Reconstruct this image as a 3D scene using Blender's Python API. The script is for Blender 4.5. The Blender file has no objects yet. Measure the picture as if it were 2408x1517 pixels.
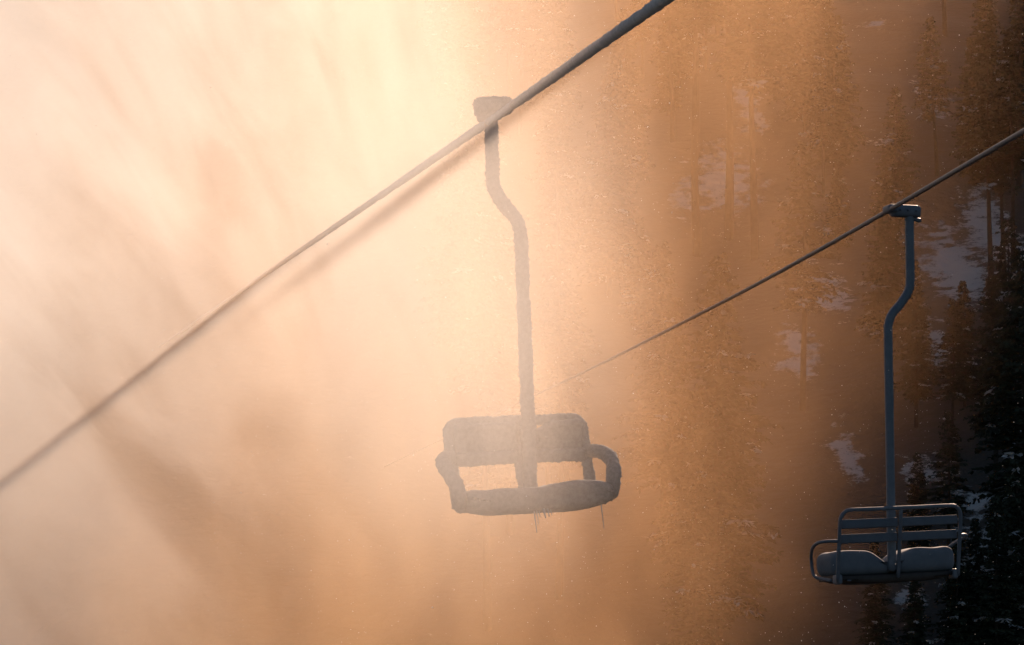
import bpy, bmesh, math, random
from mathutils import Vector, Matrix, noise

random.seed(7)
SC = bpy.context.scene
COL = SC.collection
R = math.radians

# ------------------------------------------------------------------ camera
PITCH = R(7.0)
LENS = 100.0
FP = LENS / 36.0 * 2407.0          # focal length in pixels of a 2407 x 1517 reading of the photograph
CXP, CYP = 1203.5, 758.5
C_R = Vector((1, 0, 0))
C_F = Vector((0, math.cos(PITCH), math.sin(PITCH)))
C_U = Vector((0, -math.sin(PITCH), math.cos(PITCH)))


def at(px, py, d):
    """World point seen at pixel px, py and standing d metres down the view axis."""
    return C_F * d + C_R * ((px - CXP) / FP * d) + C_U * ((CYP - py) / FP * d)


cam_d = bpy.data.cameras.new('camera')
cam_d.lens = LENS
cam_d.sensor_width = 36
cam_d.clip_start = 0.1
cam_d.clip_end = 5000
cam = bpy.data.objects.new('camera', cam_d)
COL.objects.link(cam)
cam.rotation_euler = (R(90) + PITCH, 0, 0)
SC.camera = cam

# ------------------------------------------------------------------ light
SUN_AZ = R(12.6)      # to the right of the view axis
SUN_EL = R(20.8)
sun_dir = Vector((math.sin(SUN_AZ) * math.cos(SUN_EL), math.cos(SUN_AZ) * math.cos(SUN_EL), math.sin(SUN_EL)))
sd = bpy.data.lights.new('sun', 'SUN')
sd.energy = 5.0
sd.angle = R(0.5)
sd.color = (1.0, 0.69, 0.50)
sun = bpy.data.objects.new('sun', sd)
COL.objects.link(sun)
sun.rotation_euler = (-sun_dir).to_track_quat('-Z', 'Y').to_euler()

w = bpy.data.worlds.new('World')
SC.world = w
w.use_nodes = True
nt = w.node_tree
nt.nodes.clear()
sky = nt.nodes.new('ShaderNodeTexSky')
sky.sky_type = 'NISHITA'
sky.sun_disc = False
sky.sun_elevation = SUN_EL
sky.sun_rotation = SUN_AZ
sky.air_density = 1.0
sky.dust_density = 0.6
bgn = nt.nodes.new('ShaderNodeBackground')
bgn.inputs['Strength'].default_value = 0.05
wo = nt.nodes.new('ShaderNodeOutputWorld')
nt.links.new(sky.outputs[0], bgn.inputs[0])
nt.links.new(bgn.outputs[0], wo.inputs[0])

SC.view_settings.view_transform = 'Standard'
SC.view_settings.look = 'None'
SC.view_settings.gamma = 1
SC.view_settings.exposure = 0.36
SC.render.engine = 'CYCLES'
cy = SC.cycles
cy.use_denoising = True
cy.denoiser = 'OPENIMAGEDENOISE'
cy.max_bounces = 8
cy.volume_bounces = 4
cy.volume_step_rate = 0.7
cy.volume_max_steps = 256


# ------------------------------------------------------------------ materials
def mat(name, build):
    m = bpy.data.materials.new(name)
    m.use_nodes = True
    t = m.node_tree
    t.nodes.clear()
    out = t.nodes.new('ShaderNodeOutputMaterial')
    build(t, out)
    return m


def surf(name, c1, c2, rough=0.6, metal=0.0, scale=8.0, bump=0.0, bscale=60.0, detail=5.0, spec=0.5):
    def b(t, out):
        n = t.nodes.new
        p = n('ShaderNodeBsdfPrincipled')
        tc = n('ShaderNodeTexCoord')
        nz = n('ShaderNodeTexNoise')
        nz.inputs['Scale'].default_value = scale
        nz.inputs['Detail'].default_value = detail
        nz.inputs['Roughness'].default_value = 0.65
        t.links.new(tc.outputs['Object'], nz.inputs['Vector'])
        rp = n('ShaderNodeValToRGB')
        rp.color_ramp.elements[0].position = 0.35
        rp.color_ramp.elements[1].position = 0.65
        rp.color_ramp.elements[0].color = (*c1, 1)
        rp.color_ramp.elements[1].color = (*c2, 1)
        t.links.new(nz.outputs[0], rp.inputs[0])
        t.links.new(rp.outputs[0], p.inputs['Base Color'])
        p.inputs['Roughness'].default_value = rough
        p.inputs['Metallic'].default_value = metal
        p.inputs['Specular IOR Level'].default_value = spec
        if bump:
            n2 = n('ShaderNodeTexNoise')
            n2.inputs['Scale'].default_value = bscale
            n2.inputs['Detail'].default_value = 6
            t.links.new(tc.outputs['Object'], n2.inputs['Vector'])
            bp = n('ShaderNodeBump')
            bp.inputs['Strength'].default_value = bump
            bp.inputs['Distance'].default_value = 0.006
            t.links.new(n2.outputs[0], bp.inputs['Height'])
            t.links.new(bp.outputs[0], p.inputs['Normal'])
        t.links.new(p.outputs[0], out.inputs['Surface'])
    return mat(name, b)


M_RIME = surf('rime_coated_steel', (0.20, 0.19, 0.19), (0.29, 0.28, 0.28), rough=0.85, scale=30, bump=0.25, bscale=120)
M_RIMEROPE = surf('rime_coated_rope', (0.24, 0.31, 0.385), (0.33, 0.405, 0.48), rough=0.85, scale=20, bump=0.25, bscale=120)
M_STEEL = surf('painted_steel', (0.058, 0.088, 0.13), (0.078, 0.112, 0.16), rough=0.5, scale=14, bump=0.08, bscale=90)
M_SLAT = surf('frosted_slat', (0.045, 0.067, 0.097), (0.062, 0.088, 0.125), rough=0.65, scale=10, bump=0.1, bscale=60)
M_ROPE = surf('steel_rope', (0.06, 0.08, 0.105), (0.10, 0.125, 0.155), rough=0.6, scale=40)
M_RUBBER = surf('dark_seat_pan', (0.012, 0.012, 0.013), (0.02, 0.02, 0.022), rough=0.7, scale=20)
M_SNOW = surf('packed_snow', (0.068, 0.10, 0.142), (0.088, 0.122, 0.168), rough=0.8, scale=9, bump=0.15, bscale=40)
M_ICE = surf('clear_ice', (0.35, 0.38, 0.42), (0.5, 0.52, 0.56), rough=0.15, scale=20)
M_BARK = surf('pine_bark', (0.018, 0.014, 0.011), (0.045, 0.035, 0.028), rough=0.95, scale=6, bump=0.5, bscale=25)
M_SNOWBRANCH = surf('snow_on_branches', (0.26, 0.27, 0.29), (0.42, 0.43, 0.45), rough=0.9, scale=3)
M_NEEDLE = surf('pine_needles', (0.012, 0.018, 0.012), (0.030, 0.040, 0.026), rough=0.8, scale=1.2, spec=0.2)


def snowfield():
    def b(t, out):
        n = t.nodes.new
        L = t.links.new
        p = n('ShaderNodeBsdfPrincipled')
        tc = n('ShaderNodeTexCoord')
        nz = n('ShaderNodeTexNoise')
        nz.inputs['Scale'].default_value = 1.0
        nz.inputs['Detail'].default_value = 8
        nz.inputs['Roughness'].default_value = 0.8
        L(tc.outputs['Object'], nz.inputs['Vector'])
        rp = n('ShaderNodeValToRGB')
        e = rp.color_ramp.elements
        e[0].position = 0.645
        e[0].color = (0.052, 0.042, 0.032, 1)       # brush and bare earth
        e[1].position = 0.72
        e[1].color = (0.48, 0.46, 0.44, 1)          # old snow
        at_ = n('ShaderNodeAttribute')
        at_.attribute_name = 'open_snow'
        ma = n('ShaderNodeMath')
        ma.operation = 'MULTIPLY_ADD'
        ma.inputs[1].default_value = 0.28
        L(at_.outputs['Fac'], ma.inputs[0])
        L(nz.outputs[0], ma.inputs[2])
        L(ma.outputs[0], rp.inputs[0])
        L(rp.outputs[0], p.inputs['Base Color'])
        p.inputs['Roughness'].default_value = 0.9
        bp = n('ShaderNodeBump')
        bp.inputs['Strength'].default_value = 0.5
        bp.inputs['Distance'].default_value = 0.3
        n2 = n('ShaderNodeTexNoise')
        n2.inputs['Scale'].default_value = 2.2
        n2.inputs['Detail'].default_value = 6
        L(tc.outputs['Object'], n2.inputs['Vector'])
        L(n2.outputs[0], bp.inputs['Height'])
        L(bp.outputs[0], p.inputs['Normal'])
        L(p.outputs[0], out.inputs['Surface'])
    return mat('snowfield', b)


# ------------------------------------------------------------------ mesh helpers
def finish(name, bm, m, parent=None, smooth=True):
    me = bpy.data.meshes.new(name)
    bmesh.ops.recalc_face_normals(bm, faces=bm.faces)
    bm.to_mesh(me)
    bm.free()
    if smooth:
        for p in me.polygons:
            p.use_smooth = True
    me.materials.append(m)
    o = bpy.data.objects.new(name, me)
    COL.objects.link(o)
    if parent:
        o.parent = parent
    return o


def tag(o, label=None, cat=None, group=None, kind=None):
    for k, v in (('label', label), ('category', cat), ('group', group), ('kind', kind)):
        if v:
            o[k] = v
    return o


def empty(name, mw, label, cat, group=None):
    o = bpy.data.objects.new(name, None)
    o.empty_display_size = 0.2
    COL.objects.link(o)
    o.matrix_world = mw
    return tag(o, label, cat, group)


def catmull(pts, n):
    P = [Vector(p) for p in pts]
    P = [P[0] * 2 - P[1]] + P + [P[-1] * 2 - P[-2]]
    out = []
    for i in range(1, len(P) - 2):
        a, b, c, d = P[i - 1:i + 3]
        for k in range(n):
            t = k / n
            out.append(0.5 * ((2 * b) + (c - a) * t + (2 * a - 5 * b + 4 * c - d) * t * t + (3 * b - a - 3 * c + d) * t ** 3))
    out.append(P[-2])
    return out


def resample(P, step):
    out = [P[0]]
    for a, b in zip(P, P[1:]):
        L = (b - a).length
        k = max(1, round(L / step))
        for i in range(1, k + 1):
            out.append(a.lerp(b, i / k))
    return out


def rime(p, amp, seed=0.0, f=72.0):
    """Crystal bumps standing proud of a surface at p."""
    if not amp:
        return 0.0
    q = p + Vector((seed, seed * 0.7, -seed))
    a = noise.noise(q * f)
    b = noise.noise(q * f * 2.3)
    c = noise.noise(q * 7.0)
    return amp * (0.9 * max(0, a) + 0.7 * max(0, b) + 0.5 * c)


def add_tube(bm, P, r, seg=12, amp=0.0, seed=0.0, taper=None, cap=True, flat=(1, 1)):
    P = [Vector(p) for p in P]
    n = len(P)
    T = []
    for i in range(n):
        T.append((P[min(i + 1, n - 1)] - P[max(i - 1, 0)]).normalized())
    u = T[0].orthogonal().normalized()
    rings = []
    for i in range(n):
        u = (u - T[i] * u.dot(T[i])).normalized()
        v = T[i].cross(u)
        rr = r if taper is None else r * taper(i / (n - 1))
        ring = []
        for k in range(seg):
            a = 2 * math.pi * k / seg
            d = u * (math.cos(a) * flat[0]) + v * (math.sin(a) * flat[1])
            q = P[i] + d * rr
            ring.append(bm.verts.new(q + d * rime(q, amp, seed)))
        rings.append(ring)
    for i in range(n - 1):
        for k in range(seg):
            bm.faces.new((rings[i][k], rings[i][(k + 1) % seg], rings[i + 1][(k + 1) % seg], rings[i + 1][k]))
    if cap:
        for ring, t, i in ((rings[0], -T[0], 0), (rings[-1], T[-1], n - 1)):
            rr = r if taper is None else r * taper(i / (n - 1))
            c = bm.verts.new(P[i] + t * rr * 0.5)
            for k in range(seg):
                bm.faces.new((ring[k], ring[(k + 1) % seg], c))


def add_rbox(bm, c, s, rad, step=0.03, amp=0.0, seed=0.0, deform=None):
    """Rounded box: centre c, full size s, corner radius rad, surface subdivided every step."""
    c, h = Vector(c), Vector(s) / 2
    rad = min(rad, *h)
    inner = h - Vector((rad,) * 3)
    verts = {}

    def V(p):
        key = (round(p.x, 5), round(p.y, 5), round(p.z, 5))
        if key in verts:
            return verts[key]
        core = Vector([max(-inner[i], min(inner[i], p[i])) for i in range(3)])
        d = p - core
        nrm = d.normalized() if d.length > 1e-9 else Vector((0, 0, 1))
        q = core + nrm * rad
        if deform:
            q = deform(q)
        w_ = q + c
        w_ = w_ + nrm * rime(w_, amp, seed)
        verts[key] = bm.verts.new(w_)
        return verts[key]

    def steps(half):
        # denser toward the rounded corners
        k = max(2, round((2 * half - 2 * rad) / step))
        arc = max(2, min(6, round(rad * 1.6 / step)))
        xs = [-half + rad * (1 - math.cos(math.pi / 2 * i / arc)) for i in range(arc)]
        xs += [(-half + rad) + (2 * half - 2 * rad) * i / k for i in range(k + 1)]
        xs += [half - rad * (1 - math.cos(math.pi / 2 * i / arc)) for i in reversed(range(arc))]
        res = []
        for x in xs:
            if not res or x - res[-1] > 1e-5:
                res.append(x)
        return res
    G = [steps(h[i]) for i in range(3)]
    for ax in range(3):
        a, b = (ax + 1) % 3, (ax + 2) % 3
        for sgn in (-1, 1):
            for i in range(len(G[a]) - 1):
                for j in range(len(G[b]) - 1):
                    q = []
                    for (ii, jj) in ((i, j), (i + 1, j), (i + 1, j + 1), (i, j + 1)):
                        p = Vector((0, 0, 0))
                        p[ax] = sgn * h[ax]
                        p[a] = G[a][ii]
                        p[b] = G[b][jj]
                        q.append(V(p))
                    if len(set(q)) == 4:
                        try:
                            bm.faces.new(q)
                        except ValueError:
                            pass


# ------------------------------------------------------------------ chairs
def chair(name, mw, label, rimed, tilt):
    """Two seat chairlift chair. Local axes: x to the rider's right, y forward, z up; origin on the rope."""
    root = empty(name, mw, label, 'chairlift chair', 'two seat chairs of the chairlift')
    A = 0.018 if rimed else 0.0            # height of the rime crystals
    ex = 0.024 if rimed else 0.0           # thickness of ice round each tube
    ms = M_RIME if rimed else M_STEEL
    sg = 20 if rimed else 14
    st = 0.009 if rimed else 0.05
    tl = math.tan(tilt)

    def TL(p):                              # the bench hangs a little out of level on its hanger
        x, y, z = p
        return Vector((x - (z + 3.0) * tl, y, z + x * tl))

    def tube(bm, pts, r, n=6, curved=True, **k):
        P = catmull(pts, n) if curved else [Vector(p) for p in pts]
        add_tube(bm, resample(P, st), r + ex, sg, A, **k)

    # grip: clamp body over the rope and the block that carries the hanger
    bm = bmesh.new()
    if rimed:
        add_rbox(bm, (0.145, 0, -0.012), (0.31, 0.13, 0.12), 0.05, 0.012, A, 3, deform=lambda q: Vector((q.x, q.y, q.z * (1.0 + (0.75 * max(0, q.x) / 0.15 if q.z < 0 else 0.15)))))
    else:
        add_rbox(bm, (0.135, 0, -0.012), (0.27, 0.10, 0.105), 0.03, 0.02)
        add_rbox(bm, (0.0, 0, 0.0), (0.09, 0.17, 0.07), 0.025, 0.02)
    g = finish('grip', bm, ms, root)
    bm = bmesh.new()
    add_tube(bm, [(0.20, 0, -0.075 - ex), (0.275, 0, -0.085 - ex)], 0.018 + ex * 0.6, sg, A)
    finish('pin', bm, ms, g)
    if not rimed:
        for bx in (0.07, 0.14, 0.215):
            bm = bmesh.new()
            add_tube(bm, [(bx, -0.045, -0.01), (bx, -0.062, -0.01)], 0.012, 6)
            finish('bolt', bm, ms, g, smooth=False)
    if rimed:
        bm = bmesh.new()
        add_tube(bm, resample([Vector((0.02, 0.09, -0.015)), Vector((0.235, 0.10, -0.165))], 0.012), 0.026, sg, 0.006)  # added stub standing in for the rope where it crosses the hanger
        finish('rope_stub', bm, M_RIMEROPE, g)
    # hanger: a bent tube from grip to bench
    bm = bmesh.new()
    P = [(0.172, 0, -0.03), (0.172, 0, -0.3), (0.170, 0, -0.60), (0.155, 0, -0.69), (0.085, 0, -0.80), (0.0, 0, -0.90),
         (-0.035, 0, -0.99), (-0.04, 0, -1.08), (-0.04, 0, -1.5), (-0.04, 0, -2.2), (-0.04, 0, -3.06)]
    P = catmull(P, 8)
    add_tube(bm, resample(P, st), 0.038 + ex * 0.55, sg + 4, A)
    finish('hanger', bm, ms, root)

    # back frame: outer hoop, centre post, feet
    def yb(z):                              # the back leans: further behind at the top
        return -0.02 - 0.16 * (z + 3.12) / 0.58

    def B(x, z):
        return TL((x, yb(z), z))
    bm = bmesh.new()
    zt = -2.47 if rimed else -2.55
    hoop = [B(-0.545, -3.13), B(-0.545, -2.9), B(-0.545, zt - 0.11), B(-0.535, zt - 0.05), B(-0.505, zt - 0.015), B(-0.45, zt), B(-0.2, zt), B(0.2, zt),
            B(0.45, zt), B(0.505, zt - 0.015), B(0.535, zt - 0.05), B(0.545, zt - 0.11), B(0.545, -2.9), B(0.545, -3.13)]
    tube(bm, hoop, 0.0165)
    fr = finish('back_frame', bm, ms, root)
    bm = bmesh.new()
    tube(bm, [B(0.0, zt), B(0.0, -2.85), B(0.0, -3.12)], 0.0155)
    finish('centre_post', bm, ms, fr)
    for sx in (-1, 1):
        bm = bmesh.new()
        add_rbox(bm, TL((sx * 0.525, 0.03, -3.115)), (0.05 + ex, 0.13, 0.085 + ex), 0.022, 0.02, A)
        finish('foot_bracket', bm, ms, fr)
    # slats
    for zc in (-2.665, -2.785):
        for sx in (-1, 1):
            bm = bmesh.new()
            hh, zz = 0.08, zc
            if rimed:                           # ice has closed the gaps between the slats and most of the one under the rail
                hh, zz = (0.235, zc + 0.065) if zc > -2.7 else (0.10, zc + 0.03)
            y0 = yb(zc) + 0.028
            c = TL((sx * (0.272 - ex * 0.1), y0, zz))
            add_rbox(bm, (0, 0, 0), (0.515 - ex * 0.4, 0.022 + 2 * ex, hh), 0.01 + ex * 0.6, 0.018 if rimed else 0.05, A, seed=sx * 3 + zc)
            if rimed and zc > -2.7 and sx < 0:      # a slit is left beside the hanger
                for v in bm.verts:
                    if v.co.z > 0:
                        k = min(1, max(0, (v.co.x + 0.02) / 0.14))
                        v.co.z -= 0.06 * k * k * (3 - 2 * k)
            sh = Matrix.Rotation(-R(15), 4, 'X')
            for v in bm.verts:
                q = sh @ v.co
                v.co = q + c + Vector((0, 0, q.x * tl))
            finish('slat', bm, ms if rimed else M_SLAT, root)
    # arms
    for sx in (-1, 1):
        bm = bmesh.new()
        pts = [(0.545, yb(-2.80), -2.80), (0.625, -0.03, -2.795), (0.675, 0.05, -2.805), (0.665, 0.18, -2.835), (0.632, 0.31, -2.885), (0.612, 0.365, -2.94),
               (0.606, 0.37, -3.02), (0.60, 0.34, -3.075), (0.57, 0.25, -3.10), (0.54, 0.12, -3.12)]
        if rimed:
            pts = [(0.545, yb(-2.75), -2.735), (0.62, -0.04, -2.745), (0.675, 0.05, -2.775), (0.675, 0.17, -2.83), (0.65, 0.28, -2.90), (0.615, 0.35, -2.97),
                   (0.60, 0.36, -3.04), (0.585, 0.33, -3.09), (0.56, 0.25, -3.10), (0.54, 0.12, -3.12)]
            pts = [(0.545 + (x - 0.545) * 0.82, y, z) for x, y, z in pts]
            if sx > 0:
                pts = [(x + 0.045 * min(1, max(0, y) / 0.3), y, z) for x, y, z in pts]
        tube(bm, [TL((sx * x, y, z)) for x, y, z in pts], 0.0145 + ex * 0.55)
        finish('armrest', bm, ms, root)
    # seat
    bm = bmesh.new()

    def pan(q):
        t = min(1, abs(q.x) / 0.54)
        z = q.z
        if z < 0:
            z += 0.055 * t ** 4
        return Vector((q.x, q.y, z))
    add_rbox(bm, (0, 0, 0), (1.08, 0.44, 0.075), 0.03, 0.03, 0.0, deform=pan)
    for v in bm.verts:
        v.co = TL(v.co + Vector((0.0, 0.21, -3.125)))
    seat = finish('seat', bm, M_RUBBER, root)
    if not rimed:
        bm = bmesh.new()
        add_rbox(bm, TL((-0.44, -0.015, -3.128)), (0.035, 0.012, 0.012), 0.005, 0.02)
        finish('rivet_plate', bm, M_STEEL, seat)
    # snow lying on the seat
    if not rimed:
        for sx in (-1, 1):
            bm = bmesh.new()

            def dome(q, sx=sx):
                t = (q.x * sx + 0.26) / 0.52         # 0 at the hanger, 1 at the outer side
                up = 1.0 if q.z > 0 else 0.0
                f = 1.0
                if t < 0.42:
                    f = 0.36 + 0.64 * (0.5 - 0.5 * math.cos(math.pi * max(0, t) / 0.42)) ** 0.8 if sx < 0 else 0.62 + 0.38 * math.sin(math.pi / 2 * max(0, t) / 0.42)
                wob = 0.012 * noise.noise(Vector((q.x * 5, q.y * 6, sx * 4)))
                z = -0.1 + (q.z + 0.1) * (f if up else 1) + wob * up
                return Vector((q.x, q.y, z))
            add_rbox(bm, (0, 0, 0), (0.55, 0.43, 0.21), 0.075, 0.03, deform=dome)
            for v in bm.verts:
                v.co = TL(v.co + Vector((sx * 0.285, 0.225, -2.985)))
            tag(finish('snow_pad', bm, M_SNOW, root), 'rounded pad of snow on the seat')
    else:
        bm = bmesh.new()

        def crust(q):
            t = q.x / 0.58
            z = q.z
            if z > 0:
                z += 0.035 * max(0, math.sin(3.1 * (-t - 0.05))) + 0.012 * noise.noise(Vector((q.x * 6, 0, 2)))
            else:
                z += 0.06 * max(0, (abs(t) - 0.5) / 0.5) ** 2
            return Vector((q.x, q.y, z))
        add_rbox(bm, (0, 0, 0), (1.18, 0.46, 0.185), 0.07, 0.014, 0.006, deform=crust)
        for v in bm.verts:
            v.co = TL(v.co + Vector((0.0, 0.22, -3.112)))
        tag(finish('snow_crust', bm, M_RIME, root), 'crust of blown snow over the seat')
        # icicles under the bench
        for x, y, l, r in ((0.065, 0.40, 0.15, 0.007), (0.05, 0.41, 0.09, 0.006), (0.03, 0.40, 0.035, 0.008), (-0.005, 0.42, 0.045, 0.012), (-0.035, 0.42, 0.035, 0.009),
                           (-0.06, 0.41, 0.025, 0.007), (-0.47, 0.40, 0.20, 0.006)):
            bm = bmesh.new()
            z0 = -3.185 if abs(x) < 0.4 else -3.14
            p0 = TL((x, y, z0))
            p1 = TL((x - 0.012, y, z0 - 0.03 - l))
            add_tube(bm, resample([p0, p1], 0.015), r, 8, 0.002, taper=lambda t: 1.0 - 0.75 * t)
            finish('icicle', bm, M_ICE, root)
    return root


def chair_matrix(pos, fwd_xy, roll):
    f = Vector((fwd_xy[0], fwd_xy[1], 0)).normalized()
    r = Vector((f.y, -f.x, 0))
    m = Matrix((r, f, Vector((0, 0, 1)))).transposed().to_4x4()
    return Matrix.Translation(pos) @ m @ Matrix.Rotation(roll, 4, 'Y')


YAW = R(16)
D1, D2 = 22.3, 24.2
G1 = at(1202, 247, D1)
G2 = at(2093, 492, D2)
chair('chairlift_chair', chair_matrix(G1, (math.sin(YAW), -math.cos(YAW)), R(2.2)),
      'rime crusted chair in the blowing snow, seen from the front with icicles below', True, R(-1.6))
chair('chairlift_chair', chair_matrix(G2, (-math.sin(YAW), math.cos(YAW)), 0.0),
      'slatted steel chair seen from behind in front of dark pines, snow pads on its seat', False, R(3.2))


# ------------------------------------------------------------------ hillside
def ground_z(x, y):
    if y < 60:
        z = -10.0 - (60 - y) * 0.02
    elif y < 170:
        z = -10 + (y - 60) * 0.49
    else:
        z = 43.9 + 6 * (1 - math.exp(-(y - 170) / 60)) - 0.0004 * (y - 170) ** 2
    z += 1.6 * noise.noise(Vector((x * 0.05, y * 0.05, 1.3))) + 0.5 * noise.noise(Vector((x * 0.21, y * 0.21, 7.7)))
    return z


def ground_hit(px, py):
    d = 60.0
    while d < 400:
        p = at(px, py, d)
        if p.z < ground_z(p.x, p.y):
            return p
        d += 0.5
    return None


# ------------------------------------------------------------------ ropes
def rope(label, pts, r, amp, m, seed):
    P = [at(*p) for p in pts]
    P = [P[0] + (P[0] - P[1]).normalized() * 14] + P
    dr = (P[-1] - P[-2]).normalized()
    e = P[-1]
    while e.z > ground_z(e.x, e.y) and e.y < 400:
        e = e + dr
    P.append(e)
    P = catmull(P, 10)
    Q = []
    for a, b in zip(P, P[1:]):
        d = (a.length + b.length) / 2
        Q += resample([a, b], 0.02 if d < 30 else 0.2)[:-1]
    Q.append(P[-1])
    bm = bmesh.new()
    add_tube(bm, Q, r, 14, amp, seed)
    return tag(finish('haul_rope', bm, m), label, 'rope')


def inv(px, a, b):
    return 1.0 / (a + b * px)


rope('thick frosted rope rising to the top edge, carrying the rime crusted chair',
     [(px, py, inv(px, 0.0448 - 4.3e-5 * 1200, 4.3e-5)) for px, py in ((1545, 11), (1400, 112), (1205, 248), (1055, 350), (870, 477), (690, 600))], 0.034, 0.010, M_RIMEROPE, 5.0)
rope('thin grey rope rising to the right edge, carrying the slatted steel chair',
     [(px, py, inv(px, 0.0413 - 2.6e-5 * 2090, 2.6e-5)) for px, py in ((2400, 312), (2250, 400), (2090, 494), (1900, 602), (1700, 710), (1400, 862), (1265, 926))], 0.0195, 0.002, M_ROPE, 9.0)


# snow covered clearings between the trees: where they lie on the slope (seen from the lift), half width and half height
CLEARINGS = [(2250, 640, 95, 150, 1.0), (2330, 560, 75, 130, 1.0), (2390, 620, 50, 190, 1.0), (2200, 830, 60, 90, 0.8), (1700, 420, 110, 110, 0.9), (1760, 260, 50, 90, 0.8),
             (1930, 700, 85, 90, 1.0), (1880, 850, 70, 80, 0.9), (1990, 1080, 40, 110, 1.0), (2185, 245, 32, 60, 1.0), (2330, 1300, 80, 110, 0.9), (2290, 1180, 60, 60, 0.7),
             (2140, 1420, 60, 50, 0.8), (2060, 60, 40, 14, 0.8), (2180, 1120, 70, 50, 0.8), (2380, 1050, 40, 120, 0.6), (2100, 340, 60, 20, 0.6), (1610, 480, 60, 60, 0.7)]
CLEAR = []
for px, py, rx, ry, s_ in CLEARINGS:
    c = ground_hit(px, py)
    u, v = ground_hit(px, py - ry), ground_hit(px, py + ry)
    if c and u and v:
        CLEAR.append((c.x, c.y, rx / FP * c.length, (u.y - v.y) / 2, s_))


def clearing(x, y):
    m = 0.0
    for cx, cyy, rx, ry, s_ in CLEAR:
        m = max(m, s_ * (1.25 - math.hypot((x - cx) / rx, (y - cyy) / ry)))
    return m


bm = bmesh.new()
xs = [-400, -250, -160, -110, -80, -60, -45, -35, -28] + [-22 + i * 2.0 for i in range(12)] + [2 + i * 0.4 for i in range(76)] + [34, 36, 38, 42, 48, 56, 66, 80, 110, 160, 250, 400]
ys = [-300, -150, -80, -40, -10] + [10 + i * 2.0 for i in range(33)] + [75 + i * 0.6 for i in range(160)] + [172 + 2 * i for i in range(15)] + [215, 240, 300, 420]
lay = bm.verts.layers.float.new('open_snow')
grid = [[bm.verts.new((x, y, ground_z(x, y))) for x in xs] for y in ys]
for row in grid:
    for v in row:
        v[lay] = clearing(v.co.x, v.co.y)
for j in range(len(ys) - 1):
    for i in range(len(xs) - 1):
        bm.faces.new((grid[j][i], grid[j][i + 1], grid[j + 1][i + 1], grid[j + 1][i]))
tag(finish('snowy_hillside', bm, snowfield()), kind='structure')


# ------------------------------------------------------------------ trees
def pine_meshes(seed, h, bare, dens, spread):
    """Trunk mesh and crown mesh of a conifer of height h; bare = share of the trunk without live branches."""
    rng = random.Random(seed)
    bm = bmesh.new()
    lean = Vector((rng.uniform(-0.02, 0.02), rng.uniform(-0.02, 0.02), 1))
    P = [lean * (h * t) + Vector((0.08 * math.sin(5 * t + seed), 0.08 * math.cos(4 * t + seed), 0)) for t in [i / 12 for i in range(13)]]
    P[0].z -= 0.8
    add_tube(bm, P, 0.011 * h + 0.03, 9, 0.0, taper=lambda t: 1.0 - 0.93 * t)
    # dead stubs on the bare trunk
    for _ in range(int(18 * bare * h / 10)):
        t = rng.uniform(0.12, bare)
        a = rng.uniform(0, 6.283)
        L = rng.uniform(0.3, 1.1)
        b = lean * (h * t)
        add_tube(bm, [b, b + Vector((math.cos(a), math.sin(a), rng.uniform(-0.25, 0.15))) * L], 0.018, 4, taper=lambda t: 1 - 0.8 * t)
    tm = bpy.data.meshes.new('trunk')
    # crown
    cb = bmesh.new()
    nb = int(dens * h * (1 - bare))
    for i in range(nb):
        t = bare + (1 - bare) * (i + rng.random()) / nb
        k = (t - bare) / (1 - bare)
        prof = (1 - k) ** 0.75 * (0.55 + 0.45 * min(1, k / 0.18))
        L = spread * h * prof * rng.uniform(0.55, 1.15) + 0.15
        a = rng.uniform(0, 6.283)
        base = lean * (h * t)
        droop = rng.uniform(0.15, 0.5) * (1 - k) - 0.35 * k
        d = Vector((math.cos(a), math.sin(a), 0))
        s = Vector((-d.y, d.x, 0))
        add_tube(bm, [base, base + d * L * 0.5 + Vector((0, 0, -droop * L * 0.3)), base + d * L + Vector((0, 0, -droop * L * 0.75))], 0.008 + 0.008 * L, 3, taper=lambda t: 1 - 0.8 * t, cap=False)
        snowy = rng.random() < 0.06
        ns = max(5, int(L * 9))
        for j in range(ns):
            u = (j + rng.random()) / ns
            u = 0.15 + 0.85 * u
            c = base + d * (L * u) + Vector((0, 0, -droop * L * (0.25 * u + 0.5 * u * u)))
            w_ = L * 0.34 * (1.1 - u) + 0.16
            for sd_ in (-1, 1):
                tip = c + s * (sd_ * w_ * rng.uniform(0.5, 1.1)) + d * w_ * rng.uniform(0.2, 0.8) + Vector((0, 0, rng.uniform(-0.22, 0.06)))
                m1 = c.lerp(tip, 0.5)
                q = Vector((rng.uniform(-1, 1), rng.uniform(-1, 1), rng.uniform(-1, 1))).normalized() * rng.uniform(0.05, 0.11)
                f1 = cb.verts.new(c)
                f2 = cb.verts.new(m1 + q)
                f3 = cb.verts.new(tip)
                f4 = cb.verts.new(m1 - q)
                fc = cb.faces.new((f1, f2, f3, f4))
                fc.material_index = 1 if snowy and u > 0.3 and rng.random() < 0.75 else 0
    cm = bpy.data.meshes.new('crown')
    cb.faces.ensure_lookup_table()
    bm.to_mesh(tm)
    bm.free()
    cb.to_mesh(cm)
    cb.free()
    tm.materials.append(M_BARK)
    cm.materials.append(M_NEEDLE)
    cm.materials.append(M_SNOWBRANCH)
    return tm, cm


KINDS = [pine_meshes(11, 13.0, 0.18, 26, 0.17), pine_meshes(12, 11.0, 0.10, 30, 0.20), pine_meshes(13, 14.5, 0.50, 17, 0.17),
         pine_meshes(14, 12.0, 0.38, 19, 0.16), pine_meshes(15, 8.0, 0.06, 34, 0.22), pine_meshes(16, 13.5, 0.62, 15, 0.15)]


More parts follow.
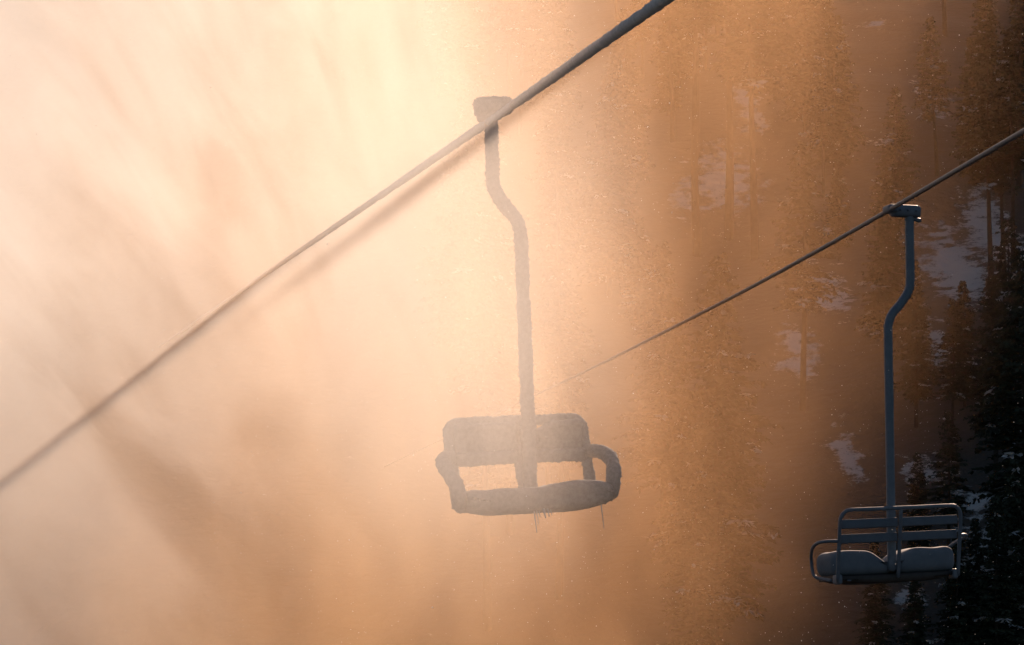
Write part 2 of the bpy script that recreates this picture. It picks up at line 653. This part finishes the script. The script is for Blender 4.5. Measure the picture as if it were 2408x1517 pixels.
def pine(x, y, k, sc, rot, label):
    o = empty('pine_tree', Matrix.Translation((x, y, ground_z(x, y))) @ Matrix.Rotation(rot, 4, 'Z') @ Matrix.Scale(sc, 4), label, 'tree', 'pines on the snowy hillside')
    for nm, me in zip(('trunk', 'crown'), KINDS[k]):
        c = bpy.data.objects.new(nm, me)
        COL.objects.link(c)
        c.parent = o
    return o


def pix(p):
    d = p.dot(C_F)
    return CXP + p.dot(C_R) / d * FP, CYP - p.dot(C_U) / d * FP


rng = random.Random(5)
TREES = []
y = 80.0
while y < 152:
    x = -3 + rng.uniform(0, 3)
    while x < 32:
        xx, yy = x + rng.uniform(-0.8, 0.8), y + rng.uniform(-2.5, 2.5)
        k = rng.randrange(6)
        sc = rng.uniform(0.45, 0.95)
        x += rng.uniform(1.0, 2.9)
        h = (13, 11, 14.5, 12, 8, 13.5)[k] * sc
        b = Vector((xx, yy, ground_z(xx, yy)))
        (px, py), (_, pt) = pix(b), pix(b + Vector((0, 0, h)))
        if px < 1500 and rng.random() < 0.6 or px > 2130 and rng.random() < 0.6:
            continue
        hide = 0
        for cx, cyy, rx, ry, s_ in CLEAR:
            c = Vector((cx, cyy, ground_z(cx, cyy)))
            qx, qy = pix(c)
            if abs(px - qx) < 45 + rx / c.length * FP and pt - 20 < qy < py + 60 and yy < cyy + 2:
                hide = max(hide, s_)
        if rng.random() < hide * 1.4:
            continue
        TREES.append((xx, yy, k, sc, px, py))
    y += 4.8
# pines that can be told apart at the right side: base on the slope as read from the lift, kind, size
HERO = (
    (2250, 1600, 4, 0.5, 'low bushy black pine at the bottom edge below the right snow pad'),
    (2150, 1590, 4, 0.36, 'smallest black pine at the bottom edge under the middle of the slatted chair'),
    (2350, 1650, 1, 0.5, 'black pine at the bottom edge just right of the slatted chair'),
    (2410, 1600, 4, 0.75, 'wide bushy black pine cut off by the bottom right corner'),
    (2060, 1600, 0, 0.3, 'small slim pine at the bottom edge under the left snow pad'),
    (2300, 1560, 1, 0.35, 'short full black pine below the right armrest of the slatted chair'),
    (2340, 1130, 0, 0.52, 'slender black pine rising above the right armrest of the slatted chair'),
    (2395, 1180, 3, 0.75, 'tall dark pine at the right edge level with the slatted backrest'),
    (2330, 770, 2, 0.7, 'bare trunked pine standing before the large snow patch right of the hanger'),
    (2385, 800, 5, 0.75, 'tall pine with a long bare trunk at the right edge of the large snow patch'),
    (2362, 720, 5, 0.6, 'thin bare trunked pine between two taller ones behind the thin rope'),
    (2290, 430, 0, 0.5, 'slender dark pine above the thin rope to the right of the grip'),
    (2380, 430, 1, 0.6, 'bushy dark pine in the upper right corner above the thin rope'),
    (2110, 620, 3, 0.6, 'pine behind the grip of the slatted chair, its stem beside the hanger'),
    (2155, 1010, 0, 0.45, 'slim pine close to the right of the slatted chair hanger'),
    (2240, 1080, 3, 0.45, 'small bare stemmed pine between the hanger and the pines at the right edge'),
    (2420, 1400, 0, 0.8, 'large black pine filling the right edge beside the slatted chair'),
    (2270, 960, 1, 0.4, 'short full pine at the lower end of the large snow patch'),
    (2200, 420, 3, 0.6, 'bare stemmed pine directly above the grip of the slatted chair'),
    (2160, 1330, 1, 0.3, 'small full pine showing over the top rail of the slatted chair'),
    (2230, 1400, 3, 0.45, 'small bare stemmed pine behind the right half of the slatted backrest'))
HERO += (
    (1640, 600, 5, 1.1, 'leftmost tall bare trunk crossing the hazy snow patch between the chairs'),
    (1712, 575, 5, 1.2, 'middle tall bare trunk crossing the hazy snow patch between the chairs'),
    (1770, 610, 2, 1.0, 'bare trunk at the right side of the hazy snow patch between the chairs'),
    (1890, 980, 3, 0.8, 'bare stemmed pine before the branchy snow patch left of the slatted chair hanger'))
for px, py, k, sc, lb in HERO:
    b = ground_hit(px, min(py, 1650))
    pine(b.x, b.y, k, sc, rng.uniform(0, 6.28), lb)
for xx, yy, k, sc, px, py in TREES:
    if px < 1330:
        lb = 'pine veiled by the bright mist behind the frosted chair'
    elif px < 2080:
        lb = 'pine blurred by the orange mist between the two chairs'
    else:
        lb = 'dark pine half hidden among others in the shaded forest at the right'
    pine(xx, yy, k, sc, rng.uniform(0, 6.28), lb)


# ------------------------------------------------------------------ blown snow from the snow guns, a real volume
def mist_mat():
    def b(t, out):
        n = t.nodes.new
        L = t.links.new

        def math_(op, a, b_=None, c=None, clamp=False):
            m = n('ShaderNodeMath')
            m.operation = op
            m.use_clamp = clamp
            for i, v in enumerate((a, b_, c)):
                if v is None:
                    continue
                if isinstance(v, (int, float)):
                    m.inputs[i].default_value = v
                else:
                    L(v, m.inputs[i])
            return m.outputs[0]

        def smooth(v, a, b_, lo=0.0, hi=1.0):
            m = n('ShaderNodeMapRange')
            m.interpolation_type = 'SMOOTHSTEP'
            m.inputs['From Min'].default_value = a
            m.inputs['From Max'].default_value = b_
            m.inputs['To Min'].default_value = lo
            m.inputs['To Max'].default_value = hi
            L(v, m.inputs['Value'])
            return m.outputs['Result']
        tc = n('ShaderNodeTexCoord')
        sep = n('ShaderNodeSeparateXYZ')
        L(tc.outputs['Object'], sep.inputs[0])
        X, Y, Z = sep.outputs
        mp = n('ShaderNodeMapping')
        mp.vector_type = 'TEXTURE'
        mp.inputs['Rotation'].default_value = (0, R(-32), 0)
        mp.inputs['Scale'].default_value = (1.0, 9.0, 2.0)
        L(tc.outputs['Object'], mp.inputs['Vector'])
        nz = n('ShaderNodeTexNoise')
        nz.inputs['Scale'].default_value = 0.7
        nz.inputs['Detail'].default_value = 4
        nz.inputs['Roughness'].default_value = 0.68
        nz.inputs['Distortion'].default_value = 0.8
        L(mp.outputs[0], nz.inputs['Vector'])
        N = nz.outputs[0]
        mp2 = n('ShaderNodeMapping')
        mp2.inputs['Scale'].default_value = (1.0, 0.14, 0.42)
        mp2.inputs['Rotation'].default_value = (0, R(24), 0)
        L(tc.outputs['Object'], mp2.inputs['Vector'])
        n2 = n('ShaderNodeTexNoise')
        n2.inputs['Scale'].default_value = 0.9
        n2.inputs['Detail'].default_value = 2
        L(mp2.outputs[0], n2.inputs['Vector'])
        N2 = n2.outputs[0]                      # falling curtains of fine snow
        # the plume thins out to the right; its edge leans with distance and is ragged
        edge = math_('ADD', math_('MULTIPLY_ADD', Y, -0.06, 3.5), X)          # x - (0.075 y - 1.2)
        edge = math_('ADD', edge, math_('MULTIPLY_ADD', Z, -0.40, 2.9))         # and leans with height
        edge = math_('ADD', edge, math_('MULTIPLY_ADD', N, 3.2, -1.6))
        core = smooth(edge, 1.0, -5.2)
        tail = smooth(edge, 9.0, 0.6)
        wisps = smooth(N, 0.37, 0.63, 0.44, 1.85)
        low = smooth(Z, 8.0, 0.0, 0.95, 1.8)         # the plume is heavier near the ground
        far = smooth(Y, 65, 44)
        d = math_('MULTIPLY', math_('MULTIPLY', core, 0.042), wisps)
        d = math_('MULTIPLY', d, far)
        d = math_('MULTIPLY', d, smooth(Y, 15, 27))
        # a puff drifting past the near side of the frosted chair
        vm = n('ShaderNodeVectorMath')
        vm.operation = 'SUBTRACT'
        vm.inputs[1].default_value = (-0.38, 17.5, 2.45)
        L(tc.outputs['Object'], vm.inputs[0])
        vd = n('ShaderNodeVectorMath')
        vd.operation = 'DIVIDE'
        vd.inputs[1].default_value = (1.6, 4.2, 2.7)
        L(vm.outputs[0], vd.inputs[0])
        vl = n('ShaderNodeVectorMath')
        vl.operation = 'LENGTH'
        L(vd.outputs[0], vl.inputs[0])
        d = math_('ADD', d, math_('MULTIPLY', smooth(vl.outputs['Value'], 1.0, 0.3), smooth(N, 0.30, 0.65, 0.065, 0.135)))
        fine = math_('MULTIPLY', math_('MULTIPLY', tail, 0.0112), smooth(N2, 0.33, 0.68, 0.6, 1.4))
        fine = math_('MULTIPLY', fine, math_('MULTIPLY', low, far))
        fine = math_('MULTIPLY', fine, smooth(Y, 24, 32))
        # dense wet spray scatters nearly white, the fine ice dust round it scatters the warm light
        sc = n('ShaderNodeVolumeScatter')
        sc.inputs['Color'].default_value = (1.0, 0.88, 0.78, 1)
        sc.inputs['Anisotropy'].default_value = 0.47
        L(d, sc.inputs['Density'])
        s2 = n('ShaderNodeVolumeScatter')
        s2.inputs['Color'].default_value = (1.0, 0.59, 0.31, 1)
        s2.inputs['Anisotropy'].default_value = 0.47
        L(fine, s2.inputs['Density'])
        ad = n('ShaderNodeAddShader')
        L(sc.outputs[0], ad.inputs[0])
        L(s2.outputs[0], ad.inputs[1])
        L(ad.outputs[0], out.inputs['Volume'])
    m = mat('blown_snow', b)
    return m


bm = bmesh.new()
lo, hi = Vector((-20, 9.5, -8)), Vector((9.5, 66.5, 19))
vs = [bm.verts.new((x, y, z)) for x in (lo.x, hi.x) for y in (lo.y, hi.y) for z in (lo.z, hi.z)]
for f in ((0, 1, 3, 2), (4, 6, 7, 5), (0, 4, 5, 1), (2, 3, 7, 6), (0, 2, 6, 4), (1, 5, 7, 3)):
    bm.faces.new([vs[i] for i in f])
mist = finish('snow_mist', bm, mist_mat(), smooth=False)
tag(mist, kind='stuff')
mist['label'] = 'sunlit cloud of blown snow drifting round the frosted chair'


# ------------------------------------------------------------------ ice crystals glinting in the air, past counting
def flake_mat():
    def b(t, out):
        n = t.nodes.new
        df = n('ShaderNodeBsdfDiffuse')
        tr = n('ShaderNodeBsdfTranslucent')
        mx = n('ShaderNodeMixShader')
        mx.inputs[0].default_value = 0.6
        for q in (df, tr):
            q.inputs['Color'].default_value = (0.85, 0.87, 0.9, 1)
        t.links.new(df.outputs[0], mx.inputs[1])
        t.links.new(tr.outputs[0], mx.inputs[2])
        t.links.new(mx.outputs[0], out.inputs['Surface'])
    return mat('ice_crystal', b)


rng = random.Random(21)
bm = bmesh.new()
for _ in range(9000):
    d = 16 + 28 * rng.random() ** 0.7
    c = Vector((rng.uniform(-6, 9), d, rng.uniform(-1.5, 11)))
    if c.x > 1.0 + 0.13 * d and rng.random() < 0.7:
        continue
    a = Vector((rng.gauss(0, 1), rng.gauss(0, 1), rng.gauss(0, 1))).normalized()
    u = a.orthogonal().normalized()
    v = a.cross(u)
    r = rng.uniform(0.0025, 0.005)
    ring = [bm.verts.new(c + (u * math.cos(k * 1.0472) + v * math.sin(k * 1.0472)) * r) for k in range(6)]
    top = bm.verts.new(c + a * r * 0.25)
    bot = bm.verts.new(c - a * r * 0.25)
    for k in range(6):
        bm.faces.new((ring[k], ring[(k + 1) % 6], top))
        bm.faces.new((ring[(k + 1) % 6], ring[k], bot))
tag(finish('blown_snow', bm, flake_mat(), smooth=False), kind='stuff')
